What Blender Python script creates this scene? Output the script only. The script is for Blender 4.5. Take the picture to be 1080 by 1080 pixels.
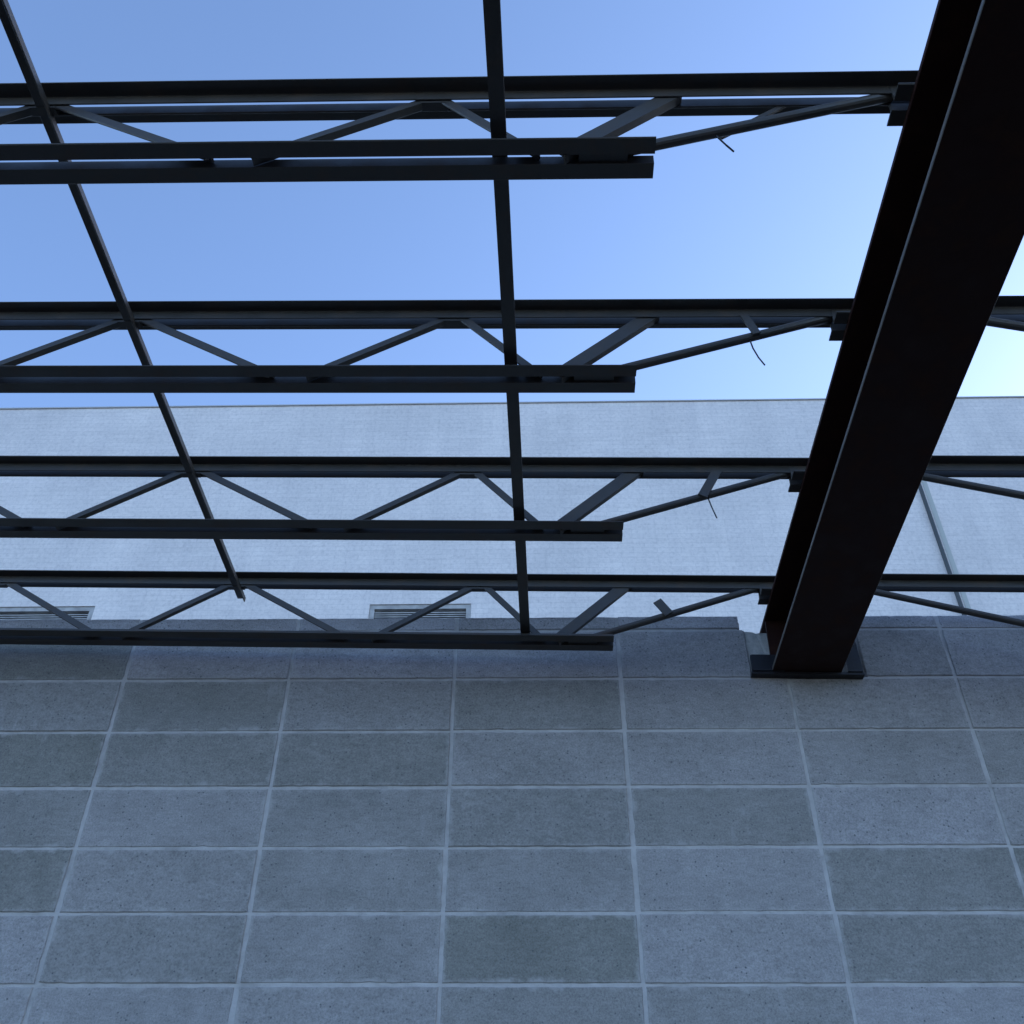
import bpy, bmesh, math, random
from mathutils import Vector, Matrix, noise
random.seed(7)
for o in list(bpy.data.objects): bpy.data.objects.remove(o)
S = bpy.context.scene
COL = S.collection
R = math.radians

# ------------------------------------------------------------------ camera
CAM_Z = 1.6
PITCH, YAW, ROLL = 0.70210, -0.0173, 0.0045
cp, sp, cy, sy = math.cos(PITCH), math.sin(PITCH), math.cos(YAW), math.sin(YAW)
fwd = Vector((sy*cp, cy*cp, sp)); ri = Vector((cy, -sy, 0)); up = ri.cross(fwd)
c, s = math.cos(ROLL), math.sin(ROLL)
ri2 = c*ri + s*up; up2 = -s*ri + c*up
cam = bpy.data.cameras.new('camera'); co = bpy.data.objects.new('camera', cam); COL.objects.link(co)
co.matrix_world = Matrix(((ri2.x, up2.x, -fwd.x, 0), (ri2.y, up2.y, -fwd.y, 0), (ri2.z, up2.z, -fwd.z, CAM_Z), (0, 0, 0, 1)))
cam.sensor_width = 36; cam.sensor_fit = 'HORIZONTAL'; cam.lens = 36*1064.7/1080
cam.clip_start = 0.05; cam.clip_end = 3000
S.camera = co

# ------------------------------------------------------------------ sky and sun
SUN_EL, SUN_AZ = R(19), R(57)          # azimuth clockwise from +Y (towards +X)
w = bpy.data.worlds.new('World'); S.world = w; w.use_nodes = True
nt = w.node_tree; bg = nt.nodes['Background']
sky = nt.nodes.new('ShaderNodeTexSky'); sky.sky_type = 'NISHITA'; sky.sun_disc = False
sky.sun_elevation = SUN_EL; sky.sun_rotation = SUN_AZ
sky.air_density = 0.55; sky.dust_density = 0.5; sky.ozone_density = 2.0
nt.links.new(sky.outputs[0], bg.inputs[0]); bg.inputs[1].default_value = 0.15
sl = bpy.data.lights.new('sun', 'SUN'); sl.energy = 4.0; sl.angle = R(0.5); sl.color = (1, .96, .91)
so = bpy.data.objects.new('sun', sl); COL.objects.link(so)
sd = Vector((math.sin(SUN_AZ)*math.cos(SUN_EL), math.cos(SUN_AZ)*math.cos(SUN_EL), math.sin(SUN_EL)))
so.rotation_euler = sd.to_track_quat('Z', 'Y').to_euler(); so.location = (30, 20, 40)
S.view_settings.view_transform = 'Standard'; S.view_settings.look = 'None'
S.view_settings.gamma = 1; S.view_settings.exposure = 1.98
S.render.engine = 'CYCLES'

# ------------------------------------------------------------------ helpers
def tag(o, label=None, cat=None, group=None, kind=None):
    if label: o['label'] = label
    if cat: o['category'] = cat
    if group: o['group'] = group
    if kind: o['kind'] = kind
    return o
def empty(name, M):
    o = bpy.data.objects.new(name, None); COL.objects.link(o); o.matrix_world = M
    o.empty_display_size = .2
    return o
def link(name, bm, mats, parent=None):
    bmesh.ops.recalc_face_normals(bm, faces=bm.faces)
    me = bpy.data.meshes.new(name); bm.to_mesh(me); bm.free()
    for m in (mats if isinstance(mats, (list, tuple)) else [mats]): me.materials.append(m)
    o = bpy.data.objects.new(name, me); COL.objects.link(o)
    if parent: o.parent = parent
    return o
def box(bm, a, b, mi=0):
    x0, y0, z0 = a; x1, y1, z1 = b
    v = [bm.verts.new(p) for p in ((x0,y0,z0),(x1,y0,z0),(x1,y1,z0),(x0,y1,z0),(x0,y0,z1),(x1,y0,z1),(x1,y1,z1),(x0,y1,z1))]
    fs = [bm.faces.new([v[i] for i in q]) for q in ((0,3,2,1),(4,5,6,7),(0,1,5,4),(1,2,6,5),(2,3,7,6),(3,0,4,7))]
    for f in fs: f.material_index = mi
    return v, fs
def sweep(bm, prof, p, q, v_axis=(0, 1, 0), segs=1, wob=0.0):
    """closed prism of a 2-D profile (u in-plane, v along v_axis) from p to q"""
    p, q = Vector(p), Vector(q); d = (q-p).normalized()
    v = Vector(v_axis); v = (v - d*v.dot(d)).normalized(); u = v.cross(d).normalized()
    rings = []
    for k in range(segs+1):
        t = k/segs; c0 = p.lerp(q, t)
        if wob and 0 < k < segs: c0 = c0 + u*random.uniform(-wob, wob) + v*random.uniform(-wob, wob)
        rings.append([bm.verts.new(c0+u*a+v*b) for a, b in prof])
    n = len(prof)
    for k in range(segs):
        for i in range(n): bm.faces.new((rings[k][i], rings[k][(i+1) % n], rings[k+1][(i+1) % n], rings[k+1][i]))
    bm.faces.new(rings[0]); bm.faces.new(rings[-1][::-1])
def circ(r, n=12): return [(r*math.cos(2*math.pi*i/n), r*math.sin(2*math.pi*i/n)) for i in range(n)]
def ell(a, b, t, su=1, sv=1):
    """L profile: leg a along u, leg b along v, heel at origin, rounded toes and heel fillet"""
    pr = [(0, 0), (a-t*.4, 0), (a, t*.4), (a, t*.8), (a-t*.2, t), (t*1.7, t), (t*1.2, t*1.2), (t, t*1.7), (t, b-t*.2), (t*.8, b), (t*.4, b), (0, b-t*.4)]
    return [(x*su, y*sv) for x, y in pr]
def tube(bm, pts, r, n=6):
    pts = [Vector(p) for p in pts]
    for a, b in zip(pts, pts[1:]): sweep(bm, circ(r, n), a, b, (0.3, 1, .1))

# ------------------------------------------------------------------ materials
def mat(name, col, rough=.8, spec=.5):
    m = bpy.data.materials.new(name); m.use_nodes = True
    b = m.node_tree.nodes['Principled BSDF']
    b.inputs['Base Color'].default_value = (*col, 1); b.inputs['Roughness'].default_value = rough
    b.inputs['Specular IOR Level'].default_value = spec
    return m, m.node_tree, b
def N(nt, t, **kw):
    n = nt.nodes.new('ShaderNode'+t)
    for k, v in kw.items():
        if k in n.inputs: n.inputs[k].default_value = v
        else: setattr(n, k, v)
    return n
def ramp(nt, src, stops):
    r = nt.nodes.new('ShaderNodeValToRGB'); e = r.color_ramp.elements
    while len(e) < len(stops): e.new(.5)
    for el, (p, cc) in zip(e, stops):
        el.position = p; el.color = (*cc, 1) if len(cc) == 3 else cc
    nt.links.new(src, r.inputs[0]); return r.outputs[0]
def mix(nt, a, b, f, mode='MIX'):
    m = nt.nodes.new('ShaderNodeMix'); m.data_type = 'RGBA'; m.blend_type = mode
    for sk, v in ((m.inputs[0], f), (m.inputs[6], a), (m.inputs[7], b)):
        if hasattr(v, 'is_linked'): nt.links.new(v, sk)
        else: sk.default_value = v if not isinstance(v, tuple) else (*v, 1)
    return m.outputs[2]
def bump(nt, b, h, strength=.3, dist=.01):
    n = N(nt, 'Bump', Strength=strength, Distance=dist); nt.links.new(h, n.inputs['Height']); nt.links.new(n.outputs[0], b.inputs['Normal'])

def steel(name, col, rust, rough=.42):
    m, nt, b = mat(name, col, rough, .45)
    tc = N(nt, 'TexCoord')
    n1 = N(nt, 'TexNoise', Scale=9.0, Detail=6.0, Roughness=.65); nt.links.new(tc.outputs['Object'], n1.inputs['Vector'])
    n2 = N(nt, 'TexNoise', Scale=160.0, Detail=3.0); nt.links.new(tc.outputs['Object'], n2.inputs['Vector'])
    f = ramp(nt, n1.outputs[0], [(.50, (0, 0, 0)), (.72, (1, 1, 1))])
    nt.links.new(mix(nt, col, rust, f), b.inputs['Base Color'])
    nt.links.new(ramp(nt, n1.outputs[0], [(.3, (rough-.1,)*3), (.7, (rough+.2,)*3)]), b.inputs['Roughness'])
    bump(nt, b, n2.outputs[0], .12, .002)
    return m
M_joist = steel('dark_grey_joist_paint', (.050, .043, .036), (.075, .052, .036), .42)
M_beam = steel('dark_oxide_beam_paint', (.028, .0105, .0075), (.046, .018, .010), .60)
M_beam.node_tree.nodes['Principled BSDF'].inputs['Specular IOR Level'].default_value = .12
M_edge = steel('lit_flange_edge', (.10, .086, .072), (.13, .10, .08), .6)  # paler than the beam paint: light caught by the flange edge, put into the colour
M_plate = steel('plate_paint', (.008, .008, .012), (.013, .010, .009), .45)
M_wire, *_ = mat('wire', (.02, .02, .022), .5)

# near wall concrete block
M_block, nt, b = mat('grey_concrete_block', (.2, .2, .2), .9, .25)
tc = N(nt, 'TexCoord'); at = N(nt, 'Attribute', attribute_name='block_tone')
col = ramp(nt, at.outputs['Fac'], [(0, (.205, .199, .178)), (.5, (.276, .262, .252)), (1, (.334, .316, .314))])
nb = N(nt, 'TexNoise', Scale=4.5, Detail=9.0, Roughness=.72); nt.links.new(tc.outputs['Object'], nb.inputs['Vector'])
col = mix(nt, col, ramp(nt, nb.outputs[0], [(.30, (.83, .84, .83)), (.5, (1, 1, 1)), (.70, (1.15, 1.15, 1.16))]), 1.0, 'MULTIPLY')
nh = N(nt, 'Mapping'); nh.inputs['Scale'].default_value = (22, 22, 60); nt.links.new(tc.outputs['Object'], nh.inputs['Vector'])
nr = N(nt, 'TexNoise', Scale=1.0, Detail=5.0, Roughness=.7); nt.links.new(nh.outputs[0], nr.inputs['Vector'])
col = mix(nt, col, ramp(nt, nr.outputs[0], [(.32, (.88, .88, .88)), (.5, (1, 1, 1)), (.68, (1.12, 1.12, 1.12))]), 1.0, 'MULTIPLY')
nf = N(nt, 'TexNoise', Scale=170.0, Detail=5.0, Roughness=.8); nt.links.new(tc.outputs['Object'], nf.inputs['Vector'])
col = mix(nt, col, ramp(nt, nf.outputs[0], [(.33, (.66, .66, .66)), (.48, (1, 1, 1)), (.66, (1.28, 1.28, 1.28))]), 1.0, 'MULTIPLY')
vo = N(nt, 'TexVoronoi', Scale=70.0); vo.inputs['Randomness'].default_value = 1.0; nt.links.new(tc.outputs['Object'], vo.inputs['Vector'])
vsel = N(nt, 'Math', operation='MULTIPLY')
nt.links.new(ramp(nt, vo.outputs['Distance'], [(.10, (1, 1, 1)), (.26, (0, 0, 0))]), vsel.inputs[0])
sepc = N(nt, 'SeparateColor'); nt.links.new(vo.outputs['Color'], sepc.inputs[0])
nt.links.new(ramp(nt, sepc.outputs[0], [(.72, (0, 0, 0)), (.80, (1, 1, 1))]), vsel.inputs[1])
pit = vsel.outputs[0]
col = mix(nt, col, (.11, .115, .12), pit)
# pale streaks of efflorescence
mpv = N(nt, 'Mapping'); mpv.inputs['Scale'].default_value = (34, 34, 9); nt.links.new(tc.outputs['Object'], mpv.inputs['Vector'])
ns = N(nt, 'TexNoise', Scale=1.0, Detail=4.0, Roughness=.6); nt.links.new(mpv.outputs[0], ns.inputs['Vector'])
nm = N(nt, 'TexNoise', Scale=1.9, Detail=2.0); nt.links.new(tc.outputs['Object'], nm.inputs['Vector'])
sm = N(nt, 'Math', operation='MULTIPLY')
nt.links.new(ramp(nt, ns.outputs[0], [(.58, (0, 0, 0)), (.74, (1, 1, 1))]), sm.inputs[0])
nt.links.new(ramp(nt, nm.outputs[0], [(.58, (0, 0, 0)), (.72, (.6, .6, .6))]), sm.inputs[1])
col = mix(nt, col, (.44, .42, .41), sm.outputs[0])
# mortar dragged over the block edges
ed = N(nt, 'Attribute', attribute_name='edge_uv'); sx_ = N(nt, 'SeparateXYZ'); nt.links.new(ed.outputs['Vector'], sx_.inputs[0])
def m_(op, a, b_):
    n = N(nt, 'Math', operation=op)
    for sk, v in zip(n.inputs, (a, b_)):
        if hasattr(v, 'is_linked'): nt.links.new(v, sk)
        else: sk.default_value = v
    return n.outputs[0]
dx_ = m_('SUBTRACT', .2964, m_('ABSOLUTE', sx_.outputs[0], 0)); dy_ = m_('SUBTRACT', .1, m_('ABSOLUTE', sx_.outputs[1], 0))
dd = m_('MINIMUM', dx_, dy_)
ne = N(nt, 'TexNoise', Scale=16.0, Detail=6.0, Roughness=.7); nt.links.new(tc.outputs['Object'], ne.inputs['Vector'])
edge = m_('SUBTRACT', m_('MULTIPLY', ramp(nt, ne.outputs[0], [(.45, (0, 0, 0)), (.75, (1, 1, 1))]), .025), dd)
em = ramp(nt, m_('MULTIPLY', m_('ADD', edge, .006), 60.0), [(.0, (0, 0, 0)), (1, (.75, .75, .75))])
col = mix(nt, col, (.39, .375, .36), em)
nt.links.new(col, b.inputs['Base Color'])
hh = N(nt, 'Math', operation='SUBTRACT'); nt.links.new(nf.outputs[0], hh.inputs[0]); nt.links.new(pit, hh.inputs[1])
bump(nt, b, hh.outputs[0], .35, .004)

M_mortar, nt, b = mat('pale_mortar', (.36, .37, .39), .92, .2)
tc = N(nt, 'TexCoord'); nb = N(nt, 'TexNoise', Scale=14.0, Detail=6.0, Roughness=.65); nt.links.new(tc.outputs['Object'], nb.inputs['Vector'])
nt.links.new(ramp(nt, nb.outputs[0], [(.3, (.33, .315, .30)), (.5, (.43, .41, .395)), (.72, (.50, .48, .465))]), b.inputs['Base Color'])
nf = N(nt, 'TexNoise', Scale=120.0, Detail=4.0); nt.links.new(tc.outputs['Object'], nf.inputs['Vector']); bump(nt, b, nf.outputs[0], .5, .004)

M_grout, nt, b = mat('beige_grout', (.33, .31, .27), .92, .2)
tc = N(nt, 'TexCoord'); nb = N(nt, 'TexNoise', Scale=30.0, Detail=6.0, Roughness=.7); nt.links.new(tc.outputs['Object'], nb.inputs['Vector'])
nt.links.new(ramp(nt, nb.outputs[0], [(.3, (.34, .34, .32)), (.7, (.56, .54, .50))]), b.inputs['Base Color']); bump(nt, b, nb.outputs[0], .6, .01)

# far wall: pale painted masonry, thin courses
M_far, nt, b = mat('pale_painted_masonry', (.7, .7, .7), .85, .3)
tc = N(nt, 'TexCoord')
mp = N(nt, 'Mapping'); mp.inputs['Rotation'].default_value = (R(90), 0, 0); nt.links.new(tc.outputs['Object'], mp.inputs['Vector'])
br = N(nt, 'TexBrick', Scale=1.0); br.inputs['Color1'].default_value = (.79, .725, .675, 1); br.inputs['Color2'].default_value = (.75, .688, .642, 1)
br.inputs['Mortar'].default_value = (.71, .652, .612, 1); br.inputs['Mortar Size'].default_value = .006; br.inputs['Mortar Smooth'].default_value = .3
br.inputs['Brick Width'].default_value = .30; br.inputs['Row Height'].default_value = .075; br.offset = .5
nt.links.new(mp.outputs[0], br.inputs['Vector'])
n1 = N(nt, 'TexNoise', Scale=.7, Detail=8.0, Roughness=.65); nt.links.new(tc.outputs['Object'], n1.inputs['Vector'])
c1 = mix(nt, br.outputs['Color'], ramp(nt, n1.outputs[0], [(.3, (.88, .89, .9)), (.7, (1.06, 1.06, 1.06))]), 1.0, 'MULTIPLY')
mps = N(nt, 'Mapping'); mps.inputs['Scale'].default_value = (2.2, 2.2, .25); nt.links.new(tc.outputs['Object'], mps.inputs['Vector'])
n2 = N(nt, 'TexNoise', Scale=1.5, Detail=6.0, Roughness=.7); nt.links.new(mps.outputs[0], n2.inputs['Vector'])
c1 = mix(nt, c1, ramp(nt, n2.outputs[0], [(.3, (.90, .905, .92)), (.6, (1, 1, 1))]), 1.0, 'MULTIPLY')
n3 = N(nt, 'TexNoise', Scale=22.0, Detail=5.0, Roughness=.75); nt.links.new(tc.outputs['Object'], n3.inputs['Vector'])
c1 = mix(nt, c1, ramp(nt, n3.outputs[0], [(.33, (.84, .845, .85)), (.5, (1, 1, 1)), (.67, (1.08, 1.08, 1.08))]), 1.0, 'MULTIPLY')
mph = N(nt, 'Mapping'); mph.inputs['Scale'].default_value = (.5, .5, 7); nt.links.new(tc.outputs['Object'], mph.inputs['Vector'])
n4 = N(nt, 'TexNoise', Scale=1.6, Detail=6.0, Roughness=.75); nt.links.new(mph.outputs[0], n4.inputs['Vector'])
c1 = mix(nt, c1, ramp(nt, n4.outputs[0], [(.33, (.95, .95, .95)), (.55, (1, 1, 1))]), 1.0, 'MULTIPLY')
nt.links.new(c1, b.inputs['Base Color']); bump(nt, b, br.outputs['Fac'], -.5, .006)
M_cap, *_ = mat('parapet_metal', (.42, .41, .40), .6)
M_lou, nt, b = mat('weathered_louvre', (.22, .21, .20), .7)
tc = N(nt, 'TexCoord'); nb = N(nt, 'TexNoise', Scale=8.0, Detail=5.0); nt.links.new(tc.outputs['Object'], nb.inputs['Vector'])
nt.links.new(ramp(nt, nb.outputs[0], [(.35, (.30, .29, .28)), (.65, (.44, .43, .41))]), b.inputs['Base Color'])
M_dark, *_ = mat('opening_dark', (.25, .25, .25), .8)
M_pipe, *_ = mat('dark_pipe', (.05, .055, .055), .5)
M_seal, *_ = mat('sealant', (.46, .47, .43), .8)
M_roof, *_ = mat('roof_membrane', (.3, .3, .3), .9)

M_floor, nt, b = mat('concrete_slab', (.2, .2, .2), .85, .3)
tc = N(nt, 'TexCoord'); nb = N(nt, 'TexNoise', Scale=1.3, Detail=8.0, Roughness=.65); nt.links.new(tc.outputs['Object'], nb.inputs['Vector'])
nt.links.new(ramp(nt, nb.outputs[0], [(.3, (.045, .045, .047)), (.7, (.085, .083, .08))]), b.inputs['Base Color'])
M_ground, nt, b = mat('packed_earth', (.16, .14, .11), .95, .2)
tc = N(nt, 'TexCoord'); nb = N(nt, 'TexNoise', Scale=.25, Detail=10.0, Roughness=.65); nt.links.new(tc.outputs['Object'], nb.inputs['Vector'])
nt.links.new(ramp(nt, nb.outputs[0], [(.3, (.06, .055, .05)), (.7, (.13, .115, .10))]), b.inputs['Base Color'])

# ------------------------------------------------------------------ ground and floor
bm = bmesh.new(); v = [bm.verts.new(p) for p in ((-900,-900,-.004),(900,-900,-.004),(900,900,-.004),(-900,900,-.004))]; bm.faces.new(v)
tag(link('ground', bm, M_ground), kind='structure')
bm = bmesh.new(); v = [bm.verts.new(p) for p in ((-9,-7,0),(9,-7,0),(9,3.2,0),(-9,3.2,0))]; bm.faces.new(v)
tag(link('floor', bm, M_floor), kind='structure')

# ------------------------------------------------------------------ near wall (stack-bond long blocks)
BW, BH = .61, .61*.3452
X0, D, Z0 = -1.4852, 3.2218, 1.9242+CAM_Z
TH = .20
REC = .004
zA = Z0+.3452*.61; zT = Z0+.446*.61
pxl, pxl2, pxr = X0+3.757*BW, X0+3.785*BW, X0+4.475*BW
zP = Z0+.006                                        # pocket sill
WX0, WX1 = X0-9*BW-.006, X0+14*BW+.006
bm = bmesh.new()
# mortar body: notched outline, extruded
out = [(WX0, 0), (WX1, 0), (WX1, zT-.002), (pxr+.004, zT-.002), (pxr+.004, zP-.003), (pxl2-.004, zP-.003), (pxl2-.004, zA), (pxl-.004, zA), (pxl-.004, zT-.002), (WX0, zT-.002)]
fr = [bm.verts.new((x, D+REC, z)) for x, z in out]; bk = [bm.verts.new((x, D+TH, z)) for x, z in out]
n = len(out); fcs = [bm.faces.new(fr), bm.faces.new(bk[::-1])]
for i in range(n): fcs.append(bm.faces.new((fr[i], bk[i], bk[(i+1) % n], fr[(i+1) % n])))
for f in fcs: f.material_index = 1
tone = bm.faces.layers.float.new('block_tone'); euv = bm.loops.layers.uv.new('edge_uv')
# tone hints read off the photograph: (column, course below the joint line)
HINT = {(3,1):.62,(3,2):.7,(3,3):.25,(3,4):.6,(3,5):.62,(4,3):.85,(4,4):.18,(4,5):.2,(4,1):.55,(4,2):.5,(2,5):.0,(2,4):.45,(2,3):.3,(2,2):.5,
        (2,1):.25,(1,1):.45,(1,2):.2,(1,3):.4,(1,4):.4,(1,5):.5,(0,1):.2,(0,2):.2,(0,3):.6,(0,4):.5,(0,5):.35,(3,0):.7,(4,0):.5,(5,0):.75,(2,0):.95,(1,0):.95,(0,0):.9,(5,1):.5,(5,2):.35,(5,3):.6}
def block(x0, x1, z0, z1, t, hx=.0064, hz=.0046):
    j = lambda a=.0014: random.uniform(-a, a)
    x0 += hx+j(.0022); x1 -= hx+j(.0022); z0 += hz+j(.0015); z1 -= hz+j(.0015)
    y = D+j(.0018); e = .003
    xm, zm = (x0+x1)/2, (z0+z1)/2; fw, fh = .2964/((x1-x0)/2), .1/((z1-z0)/2)
    nx, nz = 26, 9
    def pt(u, w_, ins):
        x = x0+(x1-x0)*u; z = z0+(z1-z0)*w_
        if ins:
            x += e*(1-2*u) if u in (0, 1) else 0; z += e*(1-2*w_) if w_ in (0, 1) else 0
        k = noise.noise(Vector((x*9, z*9, 3.1)))*.0012
        if u in (0, 1): x += noise.noise(Vector((x*31, z*40, 8)))*.0024+max(0, noise.noise(Vector((x*7, z*70, 2)))-.35)*.010*(1-2*u)
        if w_ in (0, 1): z += noise.noise(Vector((x*40, z*31, 5)))*.0018+max(0, noise.noise(Vector((x*55, z*7, 6)))-.38)*.009*(1-2*w_)
        return (x, y+(0 if ins else e)+k, z)
    per = [(i/nx, 0) for i in range(nx)]+[(1, k/nz) for k in range(nz)]+[(1-i/nx, 1) for i in range(nx)]+[(0, 1-k/nz) for k in range(nz)]
    a = [bm.verts.new(pt(u, w_, True)) for u, w_ in per]
    b_ = [bm.verts.new(pt(u, w_, False)) for u, w_ in per]
    c_ = [bm.verts.new((v.co.x, D+.03, v.co.z)) for v in b_]
    n = len(per); fs = [bm.faces.new(a)]
    for i in range(n):
        k = (i+1) % n
        fs.append(bm.faces.new((a[i], b_[i], b_[k], a[k]))); fs.append(bm.faces.new((b_[i], c_[i], c_[k], b_[k])))
    for f in fs:
        f.material_index = 0; f[tone] = t
        for lp in f.loops: lp[euv].uv = ((lp.vert.co.x-xm)*fw, (lp.vert.co.z-zm)*fh)
for ccol in range(-9, 14):
    xa, xb = X0+ccol*BW, X0+(ccol+1)*BW
    for r in range(1, 18):
        z1 = Z0-(r-1)*BH; z0 = z1-BH
        if z1 < .05: break
        block(xa, xb, max(z0, .0), z1, HINT.get((ccol, r), random.random()*.8))
    for (z0, z1, pl, t) in ((Z0, zA, pxl2, HINT.get((ccol, 0), random.random()*.8)), (zA, zT, pxl, random.uniform(.7, 1.))):
        hz = .0047 if z1 != zT else .004
        if ccol == 3: block(xa, pl+.009, z0, z1+(.004 if z1 == zT else 0), t, hz=hz)
        elif ccol == 4: block(pxr-.009, xb, z0, z1+(.004 if z1 == zT else 0), t, hz=hz)
        else: block(xa, xb, z0, z1+(.004 if z1 == zT else 0), t, hz=hz)
wall = link('block_wall', bm, [M_block, M_mortar])
tag(wall, 'near grey concrete block wall in stacked courses with pale joints, filling the lower photo', 'wall')
# grout packed into the pocket left of the beam
bm = bmesh.new()
gx1 = pxl2+.092
pts = []
for i in range(9):
    t = i/8; pts.append((pxl2+(gx1-pxl2)*t, zA-.004-.010*t+random.uniform(-.003, .003)))
outl = [(pxl2+.001, zP), (gx1, zP)]+pts[::-1]
fr = [bm.verts.new((x, D+.011+random.uniform(-.002, .002), z)) for x, z in outl]; bk = [bm.verts.new((x, D+TH-.01, z)) for x, z in outl]
bm.faces.new(fr); bm.faces.new(bk[::-1])
for i in range(len(outl)): k = (i+1) % len(outl); bm.faces.new((fr[i], bk[i], bk[k], fr[k]))
g = link('grout_patch', bm, M_grout, wall); g['label'] = 'rough beige grout packed beside the beam end'

# ------------------------------------------------------------------ steel frame (slightly sloped roof, 1.6 degrees)
a_, b_ = -.0159, -.0286
Rz = Matrix(((math.cos(a_), -math.sin(a_), 0), (math.sin(a_), math.cos(a_), 0), (0, 0, 1)))
Ry = Matrix(((math.cos(b_), 0, -math.sin(b_)), (0, 1, 0), (math.sin(b_), 0, math.cos(b_))))
SF = (Matrix.Translation((0, 0, CAM_Z)) @ (Rz @ Ry).to_4x4())
def at(x, y, z): return SF @ Matrix.Translation((x, y, z))

ZB, ZT = 1.9577, 2.1949                 # beam underside / top
XL, XR = .788, 1.039
XC = (XL+XR)/2
# ---- wide-flange beam
beam = empty('steel_beam', at(XC, 3.30, ZB))
tag(beam, 'heavy dark wide flange beam running from upper right down into the wall pocket', 'beam')
FT, WT = .0135, .009
hw = (XR-XL)/2; dz = ZT-ZB; Y0, Y1 = -4.5, .03
def flange(z0):
    bm = bmesh.new(); pr = [(-hw, z0+.0015), (-hw+.0015, z0), (hw-.0015, z0), (hw, z0+.0015), (hw, z0+FT-.0015), (hw-.0015, z0+FT), (-hw+.0015, z0+FT), (-hw, z0+FT-.0015)]
    a = [bm.verts.new((x, Y0, z)) for x, z in pr]; b = [bm.verts.new((x, Y1, z)) for x, z in pr]
    bm.faces.new(a); bm.faces.new(b[::-1])
    for i in range(8):
        f = bm.faces.new((a[i], b[i], b[(i+1) % 8], a[(i+1) % 8]))
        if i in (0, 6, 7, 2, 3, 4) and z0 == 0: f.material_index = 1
    return bm
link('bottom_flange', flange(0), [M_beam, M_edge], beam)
link('top_flange', flange(dz-FT), M_beam, beam)
bm = bmesh.new(); fl = .016
pr = [(-WT/2-fl, FT+.0003), (WT/2+fl, FT+.0003), (WT/2+fl*.3, FT+fl*.3), (WT/2, FT+fl), (WT/2, dz-FT-fl), (WT/2+fl*.3, dz-FT-fl*.3), (WT/2+fl, dz-FT-.0003), (-WT/2-fl, dz-FT-.0003), (-WT/2-fl*.3, dz-FT-fl*.3), (-WT/2, dz-FT-fl), (-WT/2, FT+fl), (-WT/2-fl*.3, FT+fl*.3)]
a = [bm.verts.new((x, Y0, z)) for x, z in pr]; b = [bm.verts.new((x, Y1, z)) for x, z in pr]
bm.faces.new(a); bm.faces.new(b[::-1])
for i in range(12): bm.faces.new((a[i], b[i], b[(i+1) % 12], a[(i+1) % 12]))
link('web', bm, M_beam, beam)
# saddle at the wall: seat plate under, stiffener in the web, side lugs
yw = 3.2218-3.30                         # wall face in the beam's frame
bm = bmesh.new(); box(bm, (-hw-.074, yw-.016, -.0105), (hw+.080, yw+.10, -.002)); bmesh.ops.bevel(bm, geom=bm.edges[:], offset=.002, segments=1)
link('bearing_plate', bm, M_plate, beam)
bm = bmesh.new(); box(bm, (-hw-.072, yw-.022, -.0015), (-hw+.045, yw-.008, .066)); bmesh.ops.bevel(bm, geom=bm.edges[:], offset=.004, segments=2)
link('side_lug', bm, M_plate, beam)
bm = bmesh.new()
prof = [(yw-.022, -.001), (yw+.05, -.001), (yw+.05, .15), (yw-.003, .15), (yw-.012, .12), (yw-.022, .03)]
a = [bm.verts.new((hw+.020, y, z)) for y, z in prof]; b = [bm.verts.new((hw+.074, y, z)) for y, z in prof]
bm.faces.new(a); bm.faces.new(b[::-1])
for i in range(6): bm.faces.new((a[i], b[i], b[(i+1) % 6], a[(i+1) % 6]))
link('side_lug', bm, M_plate, beam)
bm = bmesh.new(); box(bm, (-hw+.004, yw-.012, FT+.001), (-WT/2-.001, yw-.002, dz-FT-.001)); link('stiffener', bm, M_beam, beam)

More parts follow.
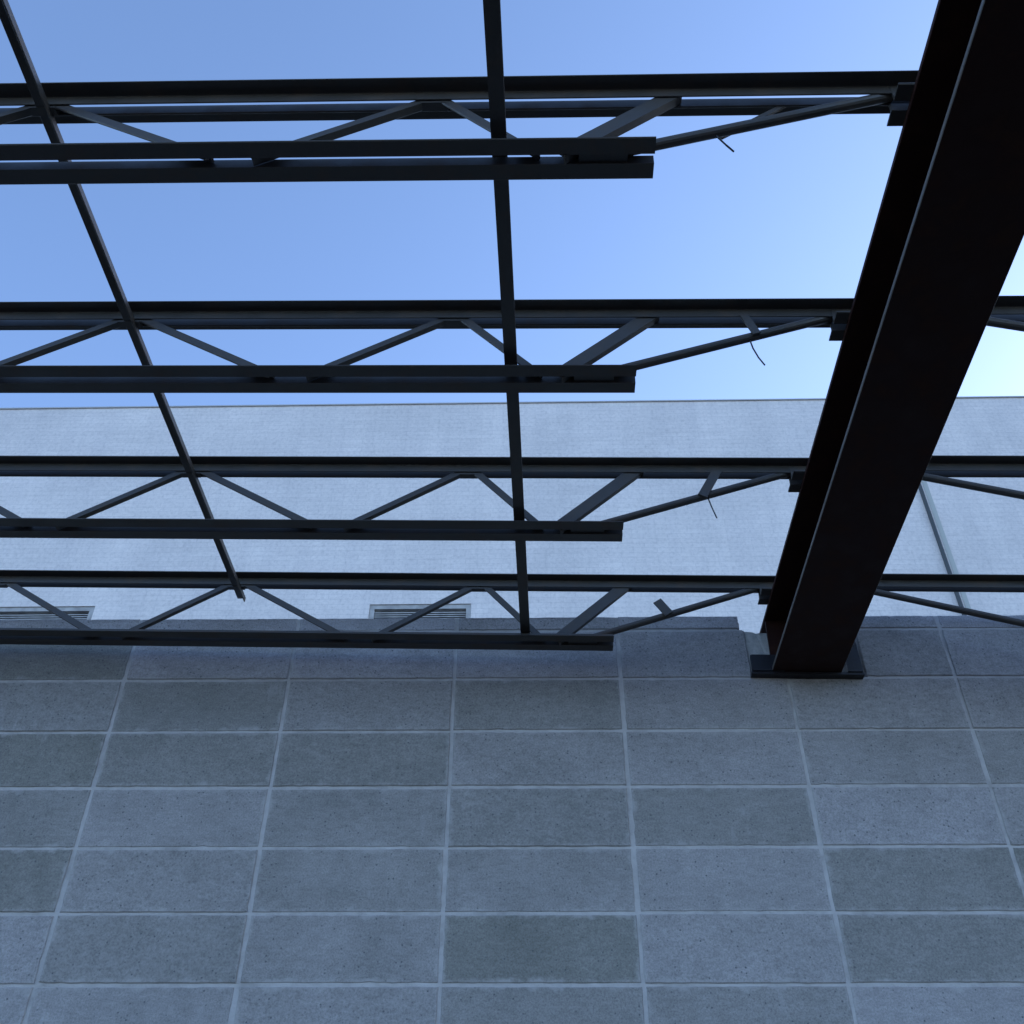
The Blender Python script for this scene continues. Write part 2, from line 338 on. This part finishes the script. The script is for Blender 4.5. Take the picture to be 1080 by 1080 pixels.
# ---- open-web joists
ZTOP = 2.2585; LEG = .040; GAP = .022; T = .0045
ZBOT = 1.985; LEGB = .038
def chord_angle(name, parent, x0, x1, z, side, top, leg, t):
    bm = bmesh.new(); y0 = side*GAP/2
    # profile in (y, z): heel at y0
    up_ = -1 if top else 1
    pr = [(y0+side*p, z+up_*q) for p, q in ell(leg, leg*.86, t)]
    A = [bm.verts.new((x0, y, zz)) for y, zz in pr]; B = [bm.verts.new((x1, y, zz)) for y, zz in pr]
    n = len(pr); bm.faces.new(A); bm.faces.new(B[::-1])
    for i in range(n): bm.faces.new((A[i], B[i], B[(i+1) % n], A[(i+1) % n]))
    return link(name, bm, M_joist, parent)
def make_joist(mirror=False, end_bottom=.207, far=-5.2):
    """joist in steel coordinates, built about x of the beam centre, y = 0 on its own centreline, z from ZBOT"""
    t = empty('bar_joist', at(0, 0, ZBOT))
    sx = (lambda x: x) if not mirror else (lambda x: 2*XC-x)
    z = lambda v: v-ZBOT
    def ch(name, xa, xb, zz, top, leg):
        p = empty_part(name, t)
        return p
    def pair(name, xa, xb, zz, top, leg):
        o = chord_angle(name, t, sx(xa), sx(xb), z(zz), -1, top, leg, T)
        chord_angle('rear_angle', o, sx(xa), sx(xb), z(zz), 1, top, leg, T)
        return o
    pair('top_chord', far, XC-.012, ZTOP, True, LEG)
    pair('bottom_chord', far, end_bottom, ZBOT, False, LEGB)
    P = lambda x, zz: (sx(x), 0, z(zz))
    zt, zb = ZTOP-.010, ZBOT+.008
    def L(p, q, inpl, outp, tk=.005):
        bm = bmesh.new(); d = (Vector(q)-Vector(p))
        prof = [(u-inpl/2, v-outp/2) for u, v in ell(inpl, outp, tk)]
        sweep(bm, prof, p, q); return link('web_member', bm, M_joist, t)
    def rod(p, q, r, name='web_member'):
        bm = bmesh.new(); sweep(bm, circ(r, 14), p, q); return link(name, bm, M_joist, t)
    # end region
    sh = end_bottom-.207
    rod(P(XL-.03, ZTOP-.020), P(.110+sh, ZBOT+.018), .0125, 'end_rod')
    zt, zb = ZTOP-.012, ZBOT+.010
    L(P(.270+sh, zt+.003), P(.002+sh, zb), .040, .0212)
    g2 = GAP/2-.0004
    def fx(xa, xb, z0, z1):
        bm = bmesh.new(); box(bm, (min(sx(xa), sx(xb)), -g2, z(z0)), (max(sx(xa), sx(xb)), g2, z(z1))); link('filler_bar', bm, M_joist, t)
    fx(.045+sh, .150+sh, ZBOT+.006, ZBOT+.024)
    top, first = -.285+sh, True
    while top > far+.6:
        L(P(top+.004, zt), P(top+(.238 if first else .447), zb), .0235, .0205)
        L(P(top-.004, zt-.001), P(top-.385, zb-.001), .0205, .0195)
        fx(top-.034, top+.030, ZTOP-.042, ZTOP-.005)
        top -= .925; first = False
    # gusset filler at top nodes is the crimped ends; seat of two short angles
    bm = bmesh.new()
    for sd_ in (-1, 1):
        y0 = sd_*GAP/2
        pr = [(y0+sd_*p, z(ZT)+.001+q) for p, q in ell(LEG, ZTOP-ZT-T-.002, .006)]
        A = [bm.verts.new((sx(XL-.034), y, zz)) for y, zz in pr]; B = [bm.verts.new((sx(XC-.014), y, zz)) for y, zz in pr]
        n = len(pr); bm.faces.new(A); bm.faces.new(B[::-1])
        for i in range(n): bm.faces.new((A[i], B[i], B[(i+1) % n], A[(i+1) % n]))
    link('bearing_seat', bm, M_joist, t)
    return t
def dup(o, parent=None):
    c_ = o.copy(); COL.objects.link(c_)
    if parent: c_.parent = parent
    for ch in list(o.children): dup(ch, c_)
    return c_
JY = [1.172, 1.8080, 2.4435, 3.0790]
GRP = 'open web roof joists left of the beam'
LAB = ['highest joist in the picture, nearest overhead, sky showing between its paired chords',
       'second dark joist from the top, seen wholly against blue sky above the pale parapet',
       'third dark joist from the top, crossing the pale far wall just below its parapet edge',
       'lowest dark joist left of the beam, just above the block wall, before the vents']
j0 = make_joist(); joists = []
for i, y in enumerate(JY):
    o = j0 if i == 0 else dup(j0)
    o.matrix_world = at(0, y, ZBOT); tag(o, LAB[i], 'roof joist', GRP); joists.append(o)
r0 = make_joist(True, -.02); right = []
LABR = ['short joist stub right of the beam against the sky at the right edge',
        'joist right of the beam crossing the far wall above the dark pipe',
        'lowest joist right of the beam, its rod slanting down past the block wall top']
for i in range(3):
    o = r0 if i == 0 else dup(r0)
    o.matrix_world = at(0, JY[i+1]-.010*(i+1)*.6, ZBOT); tag(o, LABR[i], 'roof joist', 'open web roof joists right of the beam'); right.append(o)

# tie straps between top chord and end rod, different on each joist
def strap(j, p, q, wdt, bent=None):
    bm = bmesh.new(); f = lambda v: (v[0], v[1], v[2]-ZBOT)
    pr = [(-wdt/2, -.003), (wdt/2, -.003), (wdt/2, .003), (-wdt/2, .003)]
    sweep(bm, pr, f(p), f(q))
    if bent: sweep(bm, pr, f(q), f(bent))
    return link('tie_strap', bm, M_joist, j)
strap(joists[1], (.512, -.016, 2.232), (.540, -.016, 2.150), .022)
strap(joists[2], (.520, -.016, 2.232), (.463, -.016, 2.122), .030)
strap(joists[3], (.412, -.016, 2.106), (.372, -.018, 2.162), .034)
strap(joists[0], (.52, .016, 2.232), (.36, .016, 2.096), .012)

# dangling tie wires
def wire(pts, label):
    bm = bmesh.new(); base = Vector(pts[0]); loc = SF @ base
    o = None
    tube(bm, [Vector(p)-base for p in pts], .0022)
    o = link('tie_wire', bm, M_wire); o.matrix_world = at(*base)
    tag(o, label, 'wire', 'loose tie wires')
wire([(.342, 1.172, 2.085), (.352, 1.174, 2.068), (.368, 1.183, 2.055), (.386, 1.196, 2.050)], 'short loose wire curling from the end rod of the highest joist')
wire([(.522, 1.808, 2.146), (.527, 1.809, 2.110), (.538, 1.812, 2.076), (.552, 1.816, 2.050)], 'loose wire hanging against the sky from the second joist from the top')
wire([(.482, 2.4435, 2.130), (.492, 2.444, 2.085), (.503, 2.446, 2.046)], 'loose wire hanging from the third joist, against the pale far wall')

# ---- bridging angles
bm = bmesh.new()
bx, bz = -1.210, 2.2105
pr = ell(.032, .019, .004)
A = [bm.verts.new((.017-p, 0, -q)) for p, q in pr]; B = [bm.verts.new((.017-p, 5.1, -q)) for p, q in pr]
n = len(pr); bm.faces.new(A); bm.faces.new(B[::-1])
for i in range(n): bm.faces.new((A[i], B[i], B[(i+1) % n], A[(i+1) % n]))
o = link('bridging_angle', bm, M_joist); o.matrix_world = at(bx, 3.15-5.1, bz+.012)
tag(o, 'dark bridging angle under the top chords, slanting down from the upper left corner', 'bridging', 'bridging angles across the joists')
bm = bmesh.new(); pr = ell(.034, .032, .004)
A = [bm.verts.new((-.017+p, 0, q)) for p, q in pr]; B = [bm.verts.new((-.017+p, 5.1, q)) for p, q in pr]
bm.faces.new(A); bm.faces.new(B[::-1])
for i in range(n): bm.faces.new((A[i], B[i], B[(i+1) % n], A[(i+1) % n]))
o = link('bridging_angle', bm, M_joist); o.matrix_world = at(-.157, 3.115-5.1, ZBOT+LEGB*.86+.0015) @ Matrix.Rotation(-.0094, 4, 'Z')
tag(o, 'near vertical dark bridging angle in the middle of the picture, resting on the bottom chords', 'bridging', 'bridging angles across the joists')

# ------------------------------------------------------------------ far building
FB = Matrix.Translation((0, 10, 0)) @ Matrix.Rotation(R(-.28), 4, 'Z')
fb = empty('far_building', FB)
tag(fb, 'tall pale painted masonry building beyond the block wall with a straight parapet', 'building')
FH = 10.5+CAM_Z
VH = 7.02+CAM_Z
wins = [(-7.9, -5.23, VH+.01), (-1.886, -.66, VH)]
holes = [(x0, x1, zt-.95, zt) for x0, x1, zt in wins]
bm = bmesh.new()
xs = sorted({-26., 48.}|{h[0] for h in holes}|{h[1] for h in holes}); zs = sorted({0., FH}|{h[2] for h in holes}|{h[3] for h in holes})
for i in range(len(xs)-1):
    for k in range(len(zs)-1):
        cx, cz = (xs[i]+xs[i+1])/2, (zs[k]+zs[k+1])/2
        if any(h[0] < cx < h[1] and h[2] < cz < h[3] for h in holes): continue
        bm.faces.new([bm.verts.new(p) for p in ((xs[i], 0, zs[k]), (xs[i+1], 0, zs[k]), (xs[i+1], 0, zs[k+1]), (xs[i], 0, zs[k+1]))])
for h in holes:
    x0, x1, z0, z1 = h
    for q in (((x0,0,z0),(x0,.15,z0),(x0,.15,z1),(x0,0,z1)), ((x1,0,z0),(x1,0,z1),(x1,.15,z1),(x1,.15,z0)), ((x0,0,z1),(x0,.15,z1),(x1,.15,z1),(x1,0,z1)), ((x0,0,z0),(x1,0,z0),(x1,.15,z0),(x0,.15,z0))):
        bm.faces.new([bm.verts.new(p) for p in q])
# sides, back and parapet top
for q in (((-26,0,0),(-26,12,0),(-26,12,FH),(-26,0,FH)), ((48,0,0),(48,0,FH),(48,12,FH),(48,12,0)), ((-26,12,0),(48,12,0),(48,12,FH),(-26,12,FH))):
    bm.faces.new([bm.verts.new(p) for p in q])
bmesh.ops.remove_doubles(bm, verts=bm.verts, dist=.0005)
link('wall', bm, M_far, fb)
bm = bmesh.new(); box(bm, (-26.02, .02, FH-.30), (48.02, 11.98, FH-.25)); link('roof', bm, M_roof, fb)
bm = bmesh.new(); box(bm, (-26.02, -.018, FH-.014), (48.02, .22, FH+.006)); link('parapet_cap', bm, M_cap, fb)
for n_, (x0, x1, z0, z1) in enumerate(holes):
    bm = bmesh.new()
    box(bm, (x0+.002, .012, z0+.002), (x0+.06, .10, z1-.002)); box(bm, (x1-.06, .012, z0+.002), (x1-.002, .10, z1-.002))
    box(bm, (x0+.0601, .014, z1-.06), (x1-.0601, .10, z1-.003)); box(bm, (x0+.0601, .014, z0+.003), (x1-.0601, .10, z0+.06))
    f = link('louvre_vent', bm, M_lou, fb)
    bm = bmesh.new(); box(bm, (x0+.061, .105, z0+.05), (x1-.061, .149, z1-.05)); link('backing', bm, M_dark, f)
    bm = bmesh.new(); zz = z1-.085
    while zz > z0+.1:
        v, _ = box(bm, (x0+.0615, .025, zz-.006), (x1-.0615, .10, zz+.006))
        for q in v:
            if q.co.y < .05: q.co.z -= .022
        zz -= .030
    link('louvre_blade', bm, M_lou, f)
# dark pipe and pale sealant joint
bm = bmesh.new(); sweep(bm, circ(.025, 14), (5.155, -.050, FH-1.2), (5.155, -.050, .3))
link('pipe', bm, M_pipe, fb)
bm = bmesh.new(); box(bm, (5.225, -.006, 0.5), (5.285, .01, FH-1.2)); link('sealant_joint', bm, M_seal, fb)
